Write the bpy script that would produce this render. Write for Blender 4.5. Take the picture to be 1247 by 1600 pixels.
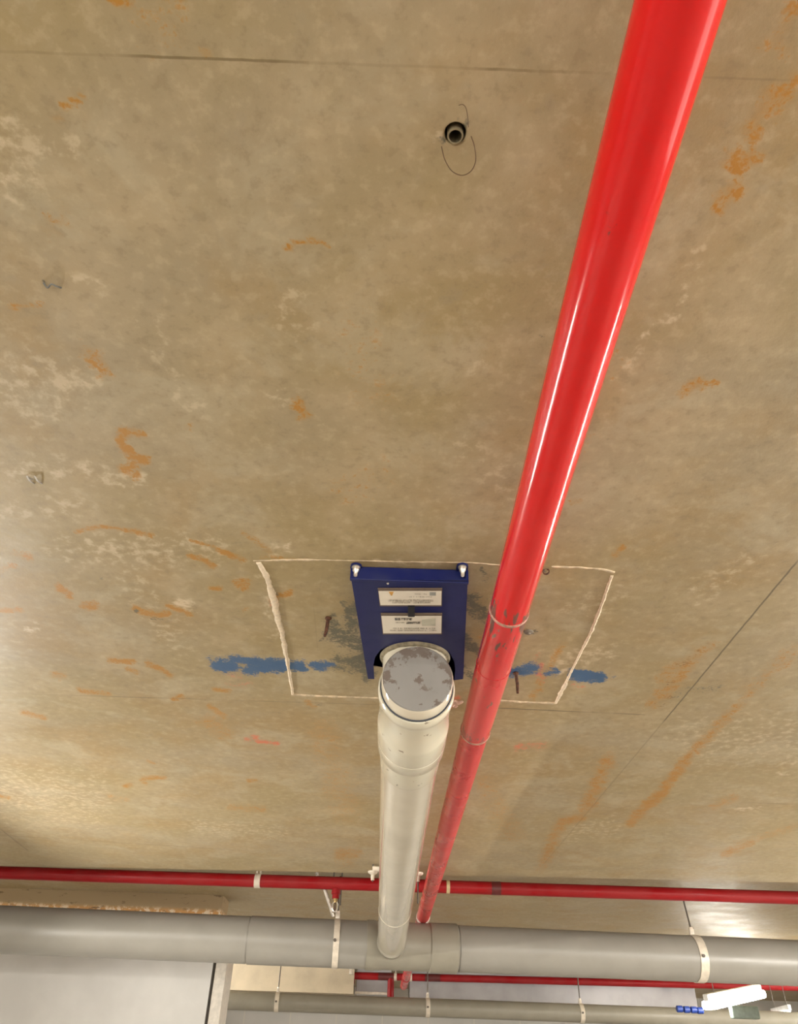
import bpy, bmesh, math, random
import numpy as np
from mathutils import Vector, Matrix
random.seed(4)
for o in list(bpy.data.objects): bpy.data.objects.remove(o)
S = bpy.context.scene
C = S.collection

# ------------------------------------------------------------------ camera
F = 1200.0; PITCH = math.radians(36.5); ROLL = .033; EYE = Vector((0, 0, 1.5))
_u0 = Vector((0, -math.sin(PITCH), math.cos(PITCH)))
FWD = Vector((0, math.cos(PITCH), math.sin(PITCH)))
RGT = math.cos(ROLL)*Vector((1, 0, 0)) + math.sin(ROLL)*_u0
UP = -math.sin(ROLL)*Vector((1, 0, 0)) + math.cos(ROLL)*_u0
cd = bpy.data.cameras.new('camera'); cam = bpy.data.objects.new('camera', cd); C.objects.link(cam)
M = Matrix((RGT, UP, -FWD)).transposed().to_4x4(); M.translation = EYE
cam.matrix_world = M
cd.sensor_fit = 'VERTICAL'; cd.sensor_height = 24.0; cd.lens = 24.0*F/1600.0
cd.clip_start = .02; cd.clip_end = 100
S.camera = cam
def ray(px, py): return FWD + RGT*((px-623.5)/F) + UP*((800-py)/F)
def P(px, py, z):                       # point of the photograph on a level plane (z measured from the eye)
    r = ray(px, py); return EYE + r*(z/r.z)
def PY(px, py, Y):                      # same on an upright plane facing the camera
    r = ray(px, py); return EYE + r*(Y/r.y)

# ------------------------------------------------------------------ light
w = bpy.data.worlds.new('world'); S.world = w; w.use_nodes = True
w.node_tree.nodes['Background'].inputs[0].default_value = (1.0, .93, .82, 1)
w.node_tree.nodes['Background'].inputs[1].default_value = 2.3
S.view_settings.view_transform = 'Standard'; S.view_settings.look = 'None'
S.view_settings.exposure = 0.83; S.view_settings.gamma = 1.0
TUBE = 150.0                              # strength of the fluorescent tubes
# (x, y, z, along, brightness factor, label)
LAMPS = [(-2.35, 3.3, 1.80, 'Y', 1.9, 'fluorescent batten hanging low on the left, beyond the frame'),
         (3.3, 3.6, 1.98, 'Y', 1.3, 'unseen batten added on the right before the grey pipe to brighten the soffit'),  # added out of view to lift the lower part of the soffit
         (-2.9, 8.6, 2.25, 'Y', 2.4, 'added batten in the far bay, hidden behind the painted wall to brighten the higher soffit'),  # no lamp known here; added to light the soffit beyond the step
         (5.5, 8.0, 2.25, 'Y', 2.6, 'unseen batten added in the far bay by the right wall for extra light'),  # added outside the view to brighten the far bay
         (-1.9, -1.6, 2.15, 'X', 1.0, 'unseen batten added behind the viewer on the left for pipe highlights'),  # put in out of view for the highlights along the pipes
         (3.6, .4, 2.1, 'Y', 1.6, 'fluorescent batten high on the right, beyond the frame')]

# ------------------------------------------------------------------ helpers
def new_bm(): return bmesh.new()
def wloc(o):
    v = Vector((0, 0, 0))
    while o is not None: v += o.location; o = o.parent
    return v
def obj(name, bm, mat, parent=None, smooth=True, origin=None):
    if parent is not None: off = wloc(parent)
    else:
        if origin is None:
            xs = [v.co for v in bm.verts]
            origin = Vector([(min(c[i] for c in xs)+max(c[i] for c in xs))/2 for i in range(3)])
        off = Vector(origin)
    bmesh.ops.translate(bm, verts=bm.verts[:], vec=-off)
    bmesh.ops.recalc_face_normals(bm, faces=bm.faces[:])
    me = bpy.data.meshes.new(name); bm.to_mesh(me); bm.free()
    me.materials.append(mat)
    if smooth:
        me.polygons.foreach_set('use_smooth', [True]*len(me.polygons))
        me.set_sharp_from_angle(angle=math.radians(38))
    o = bpy.data.objects.new(name, me); C.objects.link(o)
    if parent is not None: o.parent = parent
    else: o.location = off
    return o
def thing(name, label, cat, loc, group=None):
    o = bpy.data.objects.new(name, None); C.objects.link(o); o.location = Vector(loc)
    o.empty_display_size = .05
    return tag(o, label, cat, group)
def tag(o, label, cat, group=None):
    o['label'] = label; o['category'] = cat
    if group: o['group'] = group
    return o
def struct(o): o['kind'] = 'structure'; return o
def frame(d):
    d = d.normalized(); a = Vector((0, 0, 1)) if abs(d.z) < .9 else Vector((1, 0, 0))
    x = d.cross(a).normalized(); return x, x.cross(d).normalized()
def lathe(bm, a, d, prof, seg=48, close=True):
    """surface of revolution: prof = [(distance along d, radius)], starting at a"""
    a = Vector(a); d = Vector(d).normalized(); x, y = frame(d); rings = []
    for t, r in prof:
        rings.append([bm.verts.new(a+d*t+(x*math.cos(k*2*math.pi/seg)+y*math.sin(k*2*math.pi/seg))*r) for k in range(seg)])
    for A, B in zip(rings, rings[1:]):
        for k in range(seg): bm.faces.new((A[k], A[(k+1) % seg], B[(k+1) % seg], B[k]))
    if close: bm.faces.new(rings[0][::-1]); bm.faces.new(rings[-1])
    return bm
def cyl(bm, a, b, r, seg=48, r2=None, close=True):
    a = Vector(a); b = Vector(b)
    return lathe(bm, a, b-a, [(0, r), ((b-a).length, r if r2 is None else r2)], seg, close)
def sweep(bm, pts, r, seg=8):
    pts = [Vector(p) for p in pts]; rings = []; nrm = None
    for i, p in enumerate(pts):
        d = (pts[min(i+1, len(pts)-1)]-pts[max(i-1, 0)]).normalized()
        if nrm is None: nrm, _ = frame(d)
        nrm = (nrm-d*nrm.dot(d)).normalized(); bn = d.cross(nrm)
        rr = r(i/(len(pts)-1)) if callable(r) else r
        rings.append([bm.verts.new(p+(nrm*math.cos(k*2*math.pi/seg)+bn*math.sin(k*2*math.pi/seg))*rr) for k in range(seg)])
    for A, B in zip(rings, rings[1:]):
        for k in range(seg): bm.faces.new((A[k], A[(k+1) % seg], B[(k+1) % seg], B[k]))
    bm.faces.new(rings[0][::-1]); bm.faces.new(rings[-1]); return bm
def box(bm, lo, hi, bev=0):
    vs = [bm.verts.new((x, y, z)) for x in (lo[0], hi[0]) for y in (lo[1], hi[1]) for z in (lo[2], hi[2])]
    fs = [(0, 1, 3, 2), (4, 6, 7, 5), (0, 4, 5, 1), (2, 3, 7, 6), (0, 2, 6, 4), (1, 5, 7, 3)]
    fc = [bm.faces.new([vs[i] for i in q]) for q in fs]
    if bev:
        es = list({e for f in fc for e in f.edges})
        bmesh.ops.bevel(bm, geom=es, offset=bev, segments=2, affect='EDGES', profile=.5)
    return bm
def prism(bm, poly, z0, z1):
    a = [bm.verts.new((p[0], p[1], z0)) for p in poly]; b = [bm.verts.new((p[0], p[1], z1)) for p in poly]
    n = len(poly); bm.faces.new(a[::-1]); bm.faces.new(b)
    for i in range(n): bm.faces.new((a[i], a[(i+1) % n], b[(i+1) % n], b[i]))
    return bm
def band(bm, c, d, r, wid, th, a0=0, a1=360, seg=48):
    """strap bent round a pipe of radius r at c; angles in degrees, 90 = up"""
    d = Vector(d).normalized(); up = Vector((0, 0, 1)); up = (up-d*up.dot(d)).normalized(); sx = up.cross(d).normalized()
    rows = []; full = abs(a1-a0) >= 360
    n = seg if full else seg+1
    for k in range(n):
        t = math.radians(a0+(a1-a0)*k/seg); e = sx*math.cos(t)+up*math.sin(t)
        rows.append([bm.verts.new(Vector(c)+e*rr+d*ww) for rr, ww in ((r, -wid/2), (r+th, -wid/2), (r+th, wid/2), (r, wid/2))])
    for k in range(n if full else n-1):
        A, B = rows[k], rows[(k+1) % n]
        for j in range(4): bm.faces.new((A[j], A[(j+1) % 4], B[(j+1) % 4], B[j]))
    if not full: bm.faces.new(rows[0][::-1]); bm.faces.new(rows[-1])
    return bm
def hexnut(bm, a, d, r, h): return lathe(bm, a, d, [(0, r), (h, r)], 6)

# ------------------------------------------------------------------ materials
class NT:
    def __init__(s, name):
        s.m = bpy.data.materials.new(name); s.m.use_nodes = True; s.t = s.m.node_tree; s.n = s.t.nodes
        s.b = s.n['Principled BSDF']
    def new(s, typ, **k):
        n = s.n.new(typ)
        for a, b in k.items(): setattr(n, a, b)
        return n
    def put(s, sock, v):
        if hasattr(v, 'is_linked') or isinstance(v, bpy.types.NodeSocket): s.t.links.new(v, sock)
        else: sock.default_value = v
    def math(s, op, a, b=0.0, c=None, clamp=False):
        n = s.new('ShaderNodeMath', operation=op, use_clamp=clamp); s.put(n.inputs[0], a); s.put(n.inputs[1], b)
        if c is not None: s.put(n.inputs[2], c)
        return n.outputs[0]
    def co(s, scale=(1, 1, 1), src='Object'):
        g = s.new('ShaderNodeTexCoord'); m = s.new('ShaderNodeMapping'); s.t.links.new(g.outputs[src], m.inputs[0])
        m.inputs['Scale'].default_value = scale; return m.outputs[0]
    def noise(s, scale, vec=None, detail=4, rough=.55, dist=0):
        n = s.new('ShaderNodeTexNoise'); n.inputs['Scale'].default_value = scale; n.inputs['Detail'].default_value = detail
        n.inputs['Roughness'].default_value = rough; n.inputs['Distortion'].default_value = dist
        s.put(n.inputs['Vector'], vec if vec is not None else s.co()); return n.outputs['Fac']
    def ramp(s, v, a, b, lo=0., hi=1.):
        n = s.new('ShaderNodeMapRange', interpolation_type='SMOOTHSTEP'); s.put(n.inputs[0], v)
        for i, x in enumerate((a, b, lo, hi)): s.put(n.inputs[i+1], x)
        return n.outputs[0]
    def mix(s, f, a, b):
        n = s.new('ShaderNodeMix', data_type='RGBA'); s.put(n.inputs[0], f)
        for sock, v in ((n.inputs[6], a), (n.inputs[7], b)):
            if isinstance(v, tuple): v = v if len(v) == 4 else (*v, 1)
            s.put(sock, v)
        return n.outputs[2]
    def attr(s, name):
        n = s.new('ShaderNodeAttribute'); n.attribute_name = name; return n.outputs['Fac']
    def bump(s, h, strength, dist=.002):
        n = s.new('ShaderNodeBump'); n.inputs['Strength'].default_value = strength; n.inputs['Distance'].default_value = dist
        s.put(n.inputs['Height'], h); s.t.links.new(n.outputs[0], s.b.inputs['Normal'])
    def set(s, **k):
        for a, v in k.items():
            nm = {'color': 'Base Color', 'rough': 'Roughness', 'metal': 'Metallic', 'spec': 'Specular IOR Level', 'coat': 'Coat Weight', 'coatr': 'Coat Roughness'}[a]
            if isinstance(v, tuple) and len(v) == 3: v = (*v, 1)
            s.put(s.b.inputs[nm], v)
        return s
def plain(name, col, rough=.5, metal=0, var=.12, vs=30, coat=0, spec=.5, bump=0):
    k = NT(name); n = k.noise(vs, detail=5)
    d = tuple(c*(1-var) for c in col); l = tuple(min(1, c*(1+var)) for c in col)
    k.set(color=k.mix(k.ramp(n, .3, .7), d, l), rough=k.ramp(n, .2, .8, rough*.85, rough*1.15), metal=metal, coat=coat, spec=spec, coatr=.12)
    if bump: k.bump(n, bump)
    return k.m

def painted(name, col, chip_col, rough=.22, chips=.0, cs=60, dust=(.6, .45, .40), dusty=.1, coat=.4, st=(1, 1, 1), smear=(), nicks=()):
    """glossy paint with dust film and chips down to a darker coat"""
    k = NT(name); v = k.co(st)
    n = k.noise(7, v, 5); n2 = k.noise(cs, v, 6, .65)
    c = k.mix(k.ramp(n, .3, .75, 0, dusty), col, dust)
    m = k.ramp(n2, .74-chips, .77-chips)
    c = k.mix(m, c, chip_col)
    if smear or nicks:
        g = k.new('ShaderNodeNewGeometry'); s = k.new('ShaderNodeSeparateXYZ'); k.t.links.new(g.outputs['Position'], s.inputs[0])
        for y0, hw, amt in smear:           # dirt dragged lengthwise over a joint, thickest at the joint
            d = k.ramp(k.math('ABSOLUTE', k.math('SUBTRACT', s.outputs[1], y0)), hw*.15, hw, 1, 0)
            ns = k.noise(70, k.co((1, .16, 1)), 4, .6); m = k.ramp(k.math('ADD', ns, k.math('MULTIPLY', d, .16)), .67, .71)
            c = k.mix(k.math('MULTIPLY', k.math('MULTIPLY', m, k.ramp(d, 0, .1)), amt), c, (.12, .055, .04))
        for pt, rad in nicks:
            vd = k.new('ShaderNodeVectorMath', operation='DISTANCE'); k.t.links.new(g.outputs['Position'], vd.inputs[0]); vd.inputs[1].default_value = pt
            m = k.math('MULTIPLY', k.ramp(vd.outputs['Value'], rad*.3, rad, 1, 0), k.ramp(k.noise(160, k.co(), 4), .42, .52)); c = k.mix(m, c, (.10, .03, .02))
    k.set(color=c, rough=k.ramp(n, .3, .7, rough*.8, rough*1.5), coat=coat, coatr=.05, spec=.2)
    if chips > 0: k.bump(n2, .15, .0005)
    return k.m

MAT = dict(
    red=painted('red gloss paint', (.56, .003, .004), (.09, .03, .02), .15, chips=-.03, cs=26, dusty=.015, coat=.3, smear=((1.39, .10, .9),), nicks=((P(957, 351, .749), .006), (P(954, 365, .749), .004), (P(946, 335, .75), .005))),
    red_worn=painted('chipped red gloss paint', (.56, .012, .016), (.17, .10, .075), .24, chips=.095, cs=34, dusty=.10, st=(1, .35, 1), smear=((1.40, .16, .95), (2.08, .10, .6))),
    red_dusty=painted('dusty red paint', (.50, .016, .02), (.12, .04, .03), .28, chips=-.04, dusty=.07, coat=.2),
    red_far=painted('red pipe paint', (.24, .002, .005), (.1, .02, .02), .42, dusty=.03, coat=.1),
    rim=plain('pale paint rim', (.42, .22, .17), .5, vs=120, var=.4),
    dark_band=plain('dark pipe band', (.09, .012, .012), .4),
    green_tape=plain('cream tape', (.45, .36, .20), .5),
    pvc=plain('cream white PVC', (.56, .51, .41), .12, vs=6, var=.05, coat=.7),
    grey_pvc=plain('grey pipe plastic', (.25, .238, .212), .36, vs=5, var=.05),
    grey_fit=plain('grey fitting plastic', (.245, .228, .185), .40, vs=7, var=.06),
    seal=plain('black rubber seal', (.014, .02, .035), .5),
    zinc=plain('zinc plated steel', (.62, .58, .52), .3, .75, vs=60),
    galv=plain('galvanised sheet', (.36, .35, .36), .35, .6, vs=3, var=.12),
    white_steel=plain('pale strap steel', (.62, .56, .47), .4, .1, vs=30),
    rod=plain('dull threaded rod', (.10, .085, .07), .5, .3),
    rust=plain('rusty iron', (.085, .034, .018), .85, vs=160, var=.6, bump=.5),
    brass=plain('brass', (.36, .27, .12), .35, .8),
    label_white=plain('label face', (.66, .61, .52), .38, vs=12, var=.05),
    label_frame=plain('label frame', (.12, .085, .06), .5),
    ink=plain('label print', (.02, .02, .025), .5),
    ink_pale=plain('faded label print', (.30, .27, .22), .5),
    ink_grey=plain('grey label patch', (.27, .28, .26), .5),
    ink_orange=plain('orange label mark', (.55, .28, .05), .5),
    black=plain('black plastic', (.006, .006, .012), .4),
    wire=plain('thin rusty wire', (.10, .055, .025), .7),
    chalky=plain('dried mortar lumps', (.62, .52, .40), .9, vs=90, bump=.6),
    blue_plastic=plain('blue plastic', (.01, .035, .20), .4),
    housing=plain('white lamp housing', (.7, .7, .68), .4),
    floorm=plain('polished concrete floor', (.42, .39, .35), .45, vs=1.2, var=.12),
    panel=plain('grey wall paint', (.38, .36, .33), .5, vs=2, var=.05),
)
# lamp tube
_tm = {}
def tube_mat(f):
    if f not in _tm:
        k = NT('lit fluorescent tube'); k.b.inputs['Emission Color'].default_value = (1, .95, .86, 1); k.b.inputs['Emission Strength'].default_value = TUBE*f; _tm[f] = k.m
    return _tm[f]
k = NT('lit lamp diffuser'); k.b.inputs['Emission Color'].default_value = (1, .95, .86, 1); k.b.inputs['Emission Strength'].default_value = 22
MAT['lens'] = k.m
# blue collar paint
k = NT('dark blue enamel'); n = k.noise(14, detail=5); n2 = k.noise(70, detail=6, rough=.7)
c = k.mix(k.ramp(n, .35, .75, 0, .35), (.006, .011, .085), (.028, .034, .08)); c = k.mix(k.ramp(n2, .73, .76), c, (.3, .3, .33))
k.set(color=c, rough=k.ramp(n, .3, .7, .3, .5), spec=.25); MAT['blue'] = k.m
# stained grey cap
k = NT('scuffed grey cap'); v = k.co(); n = k.noise(30, v, 6, .65); n2 = k.noise(9, v, 3)
g = k.new('ShaderNodeSeparateXYZ'); k.t.links.new(v, g.inputs[0])
rr = k.math('SQRT', k.math('ADD', k.math('POWER', g.outputs[0], 2), k.math('POWER', g.outputs[2], 2)))
rim_ = k.ramp(rr, .052, .078)
m = k.ramp(k.math('ADD', n, k.math('MULTIPLY', rim_, .10)), .575, .625)
m = k.math('MULTIPLY', m, k.ramp(n2, .30, .52))
c = k.mix(k.ramp(n2, .3, .7), (.19, .185, .175), (.215, .21, .20)); c = k.mix(m, c, (.12, .095, .08))
k.set(color=c, rough=.55); MAT['cap'] = k.m
# scuffed cream fitting
k = NT('scuffed cream fitting'); n = k.noise(38, detail=6, rough=.7); n2 = k.noise(8)
c = k.mix(k.ramp(n2, .3, .7), (.60, .55, .43), (.55, .52, .42)); c = k.mix(k.ramp(n, .64, .68), c, (.16, .12, .09))
k.set(color=c, rough=.2, coat=.4, coatr=.1); MAT['pvc_worn'] = k.m

# ------------------------------------------------------------------ ceiling
ZC = .9; ZH = 1.02                       # slab soffit and the higher soffit beyond the step, from the eye
def cp(px, py): p = P(px, py, ZC); return p.x, p.y
hole_c = cp(711.5, 209); HR = .0130
EDGE0 = P(0, 1352, ZC); EDGE1 = P(1247, 1379, ZC)
ek = (EDGE1.y-EDGE0.y)/(EDGE1.x-EDGE0.x)
def edge_y(x): return EDGE0.y+ek*(x-EDGE0.x)

# stain and tone shapes: capsule strokes (x0,y0,x1,y1,width px,strength) in photo pixels on the soffit
rust = [
 (172,-6,205,12,12,.9),(95,176,104,166,9,.9),(108,160,128,148,10,.9),(85,193,90,200,13,.5),(75,352,95,335,26,.35),
 (449,386,465,378,7,1),(465,378,488,375,7,1),(488,375,503,378,7,1),(503,378,515,388,7,1),(20,480,40,475,8,.7),(40,475,66,480,8,.6),
 (140,550,158,572,28,.55),(466,630,472,652,14,.8),(292,664,300,664,12,.45),
 (190,672,220,674,10,.9),(190,676,192,700,12,1),(194,700,212,716,13,1),(212,716,232,718,15,1),(184,730,232,722,12,.8),(208,738,216,736,16,.7),
 (120,830,160,822,7,.8),(160,822,205,830,6,.9),(205,830,240,838,7,.8),(295,868,335,884,9,.9),(340,858,380,874,8,.8),(300,845,340,857,5,.6),
 (92,916,98,924,11,1),(98,924,110,930,10,1),(135,946,150,948,12,.9),(2,890,22,884,10,.6),(0,952,30,953,9,.9),(20,860,50,872,12,.5),
 (212,952,240,960,11,.85),(240,962,262,958,10,.8),(260,945,300,960,8,.8),(368,912,385,912,12,.9),(382,920,390,908,9,.9),(330,920,345,920,8,.8),
 (433,932,455,925,8,.9),(408,870,470,875,6,.3),(170,1032,208,1034,8,.9),(232,1035,266,1055,10,.8),(200,1046,215,1050,7,.7),(85,1054,95,1056,14,.5),
 (125,1078,145,1082,8,.6),(140,1082,170,1084,8,.6),(270,1092,285,1088,8,.6),(36,1112,70,1122,8,.7),(328,1104,352,1120,8,.7),(336,1078,358,1080,8,.6),
 (225,1216,258,1215,7,.7),(195,1228,205,1226,7,.6),(222,1220,228,1224,7,.5),(390,1220,400,1219,7,.6),(360,1262,412,1264,10,.4),(530,1335,555,1333,18,.55),
 (0,1244,14,1246,6,.6),(170,1244,200,1250,8,.3),(478,1096,490,1105,8,.4),(320,1128,350,1145,26,.3),
 (1140,240,1150,236,22,.75),(1145,262,1172,250,30,.7),(1122,310,1145,292,30,.75),(1172,205,1188,190,26,.65),(1190,180,1215,150,30,.65),(1215,140,1245,118,32,.5),(1215,70,1247,20,34,.35),
 (1065,608,1090,600,18,.6),(1090,596,1118,600,12,.5),(960,868,972,856,9,.7),(745,1000,770,1030,20,.3),(832,1090,880,1010,12,.45),
 (985,1286,1010,1258,15,.75),(1010,1258,1035,1240,17,.95),(1035,1235,1078,1180,16,.75),(1090,1170,1135,1120,18,.5),(1135,1120,1160,1100,12,.45),
 (920,1255,950,1190,24,.55),(850,1345,875,1290,20,.5),(875,1285,908,1278,14,.7),(912,1262,925,1258,16,.6),(1115,1260,1150,1245,14,.4),
 (1130,1335,1175,1316,12,.55),(1020,1100,1080,1040,20,.5),(1035,1060,1110,1010,20,.4),(1150,1320,1247,1290,12,.3),(1165,1085,1245,1010,22,.3),
 (540,765,600,740,50,.14),(380,835,420,860,10,.4),(505,1150,540,1260,50,.22),(760,1230,800,1300,40,.22),(245,55,260,40,60,.18),(310,75,318,72,14,.5),
 (230,1190,240,1192,5,.4),(380,955,386,950,5,.3),(560,520,590,600,90,.1),(880,700,960,560,60,.14),(890,783,905,783,10,.35),
]
blue = [(340,1039,365,1040,22,.95),(362,1030,395,1034,14,.95),(385,1048,425,1042,17,.95),(395,1036,440,1040,23,1),(440,1039,472,1041,17,1),(340,1032,330,1030,14,.4),
 (490,1040,508,1040,15,.9),(508,1040,522,1038,12,.6),(800,1050,835,1045,18,.8),(826,1042,836,1044,18,.8),(856,1052,868,1050,15,.7),
 (893,1054,938,1058,17,1),(905,1056,925,1058,19,.9),(938,1060,960,1058,8,.3)]
orange = [(385,1156,400,1154,8,.75),(395,1151,402,1153,8,.9),(403,1158,435,1162,6,.95),(810,1167,850,1165,13,.5),(360,1050,375,1056,16,.3),(350,1068,400,1070,10,.25),(840,1030,850,1060,18,.5),
 (430,945,420,942,9,.5),(700,1100,715,1092,12,.6),(895,1070,915,1072,6,.4)]
white = [(0,180,30,300,50,.5),(10,230,70,240,60,.35),(60,230,120,245,40,.28),(90,200,140,240,16,.3),(0,590,120,600,70,.4),(40,640,130,620,50,.35),(0,730,230,745,34,.42),(120,740,230,742,20,.3),(100,860,330,860,50,.38),(0,800,120,790,40,.3),(270,945,302,948,18,.75),(45,985,60,982,17,.55),
 (425,860,458,852,15,.7),(130,440,160,440,26,.45),(450,470,470,500,60,.25),(1040,500,1065,455,14,.5),(1000,525,1036,498,7,.6),(970,590,1000,560,22,.5),(1060,440,1090,400,22,.3),(985,575,1000,540,26,.35),
 (0,1240,130,1250,90,.3),(200,900,280,1000,50,.2),(1090,930,1160,880,40,.3),(860,1035,960,1020,26,.4),(860,1030,960,1010,14,.3),(1225,1190,1240,1192,7,.6),(1215,1208,1240,1210,6,.6),
 (1150,1265,1190,1262,7,.6),(360,1030,380,1028,6,.6),(400,1045,402,1045,6,.6),(868,1052,884,1048,10,.9),(420,1000,430,985,14,.4),(400,900,408,902,6,.5),(412,935,418,960,12,.6),
 (560,877,690,879,6,.6),(690,205,690,222,6,.5),(738,190,742,220,7,.5),(722,186,728,180,6,.4),(40,1240,60,1242,40,.3),(300,1290,440,1300,26,.25),(900,950,960,930,40,.2),(735,575,748,560,40,.15),
 (880,1300,960,1290,30,.25),(1080,1160,1247,1150,80,.22),(230,500,300,640,30,.2),(430,620,445,635,22,.35),(730,700,790,760,60,.15)]
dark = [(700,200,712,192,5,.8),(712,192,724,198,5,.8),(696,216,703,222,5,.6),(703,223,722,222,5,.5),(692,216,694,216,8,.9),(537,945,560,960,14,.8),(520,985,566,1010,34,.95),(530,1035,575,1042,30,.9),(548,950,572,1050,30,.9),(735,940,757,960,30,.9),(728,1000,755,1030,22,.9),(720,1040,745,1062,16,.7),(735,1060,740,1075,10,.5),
 (520,960,514,962,8,.6),(520,1042,526,1041,7,1),(1030,1100,1075,1075,12,.35),(1085,1080,1120,1074,12,.45),(1060,1040,1090,1020,10,.3),(870,1050,858,1046,8,.6),(750,890,762,898,9,.8),(756,905,766,900,8,.6),
 (845,893,856,889,11,.8),(818,986,838,987,8,.75),(68,440,80,444,6,.8),(80,448,96,450,5,.7),(45,745,66,752,5,.6),(240,966,243,966,6,1),(212,955,214,955,5,1),(252,968,254,968,4,1),(433,930,428,926,5,.5),
 (690,212,695,216,6,.7),(712,186,714,190,4,.6),(726,198,732,200,4,.5),(715,232,716,238,4,.7),(862,484,870,490,10,.25),(845,520,848,524,6,.4),(700,590,712,600,7,.3),(755,525,758,528,5,.4),
 (158,900,160,906,5,.5),(510,992,500,1002,7,.7),(1040,1070,1050,1068,10,.3),(434,0,440,3,6,.5),(302,34,305,36,6,.4),(318,131,320,133,4,.6),(495,1100,505,1102,4,.5),(410,1158,420,1158,3,.6),(825,1166,832,1166,7,.4)]

def vnoise(x, y, s, seed):
    r = np.random.RandomState(seed).rand(256, 256).astype(np.float32)
    X = x*s+37.3; Y = y*s+11.7; xi = np.floor(X).astype(int); yi = np.floor(Y).astype(int); fx = X-xi; fy = Y-yi
    fx = fx*fx*(3-2*fx); fy = fy*fy*(3-2*fy); g = lambda a, b: r[a % 256, b % 256]
    return (g(xi, yi)*(1-fx)+g(xi+1, yi)*fx)*(1-fy)+(g(xi, yi+1)*(1-fx)+g(xi+1, yi+1)*fx)*fy
def fbm(x, y, s, seed): return (vnoise(x, y, s, seed)+.5*vnoise(x, y, s*2.1, seed+1)+.25*vnoise(x, y, s*4.3, seed+2))/1.75-.5

def axis_steps(lo, a, b, hi, fine, coarse):
    v = list(np.arange(lo, a, coarse))+list(np.arange(a, b, fine))+list(np.arange(b, hi, coarse))+[hi]
    return v
HB = .03                                   # half side of the square round the anchor hole
xs = axis_steps(-6, -2.35, 2.45, 6, .0065, .4)
xs = [x for x in xs if abs(x-(hole_c[0]-HB)) > .004 and abs(x-(hole_c[0]+HB)) > .004]+[hole_c[0]-HB, hole_c[0]+HB]; xs = np.array(sorted(xs))
ts = []; y = .12
while y < 4.2: ts.append(y); y += .0045+.002*y
ts = list(np.arange(-4, .12, .4))+[q for q in ts if abs(q-(hole_c[1]-HB)) > .003 and abs(q-(hole_c[1]+HB)) > .003]+[hole_c[1]-HB, hole_c[1]+HB]
ts = np.array(sorted(ts)+[99.])            # the last row follows the slab edge
XX, YY = np.meshgrid(xs, ts); YY[-1, :] = [edge_y(x) for x in xs]
nx, ny = len(xs), len(ts)
V = np.stack([XX.ravel(), YY.ravel(), np.full(XX.size, EYE.z+ZC)], 1)
ii, jj = np.meshgrid(np.arange(nx-1), np.arange(ny-1)); a = (jj*nx+ii).ravel()
ok = ~((xs[ii] > hole_c[0]-HB-1e-4) & (xs[ii] < hole_c[0]+HB-1e-4) & (ts[jj] > hole_c[1]-HB-1e-4) & (ts[jj] < hole_c[1]+HB-1e-4)).ravel()
quads = np.stack([a, a+nx, a+nx+1, a+1], 1)[ok]
verts = V.tolist(); faces = quads.tolist()
# square ring -> round anchor hole -> bore
ix = [i for i in range(nx) if abs(xs[i]-hole_c[0]) < HB+1e-4]; jy = [j for j in range(ny) if abs(ts[j]-hole_c[1]) < HB+1e-4]
loop = [jy[0]*nx+i for i in ix]+[j*nx+ix[-1] for j in jy[1:]]+[jy[-1]*nx+i for i in ix[-2::-1]]+[j*nx+ix[0] for j in jy[-2:0:-1]]
rings = [loop]
for rr, dz in ((HR+.002, 0), (HR, .002), (HR, .09)):
    R_ = []
    for q in loop:
        t = math.atan2(V[q][1]-hole_c[1], V[q][0]-hole_c[0]); verts.append([hole_c[0]+rr*math.cos(t), hole_c[1]+rr*math.sin(t), EYE.z+ZC+dz]); R_.append(len(verts)-1)
    rings.append(R_)
for A, B in zip(rings, rings[1:]):
    for k_ in range(len(A)): faces.append([A[k_], B[k_], B[(k_+1) % len(A)], A[(k_+1) % len(A)]])
faces.append(rings[-1][::-1])
# step up to the higher soffit, then on to the back wall
e0 = len(verts)
row = [(ny-1)*nx+i for i in range(nx)]
for zz, yy in ((ZH, 0), (ZH, None)):
    for x in (xs[0], xs[-1]): verts.append([x, edge_y(x) if yy == 0 else 13.2, EYE.z+zz])
faces.append(row+[e0+1, e0]); faces.append([e0, e0+1, e0+3, e0+2])
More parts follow.
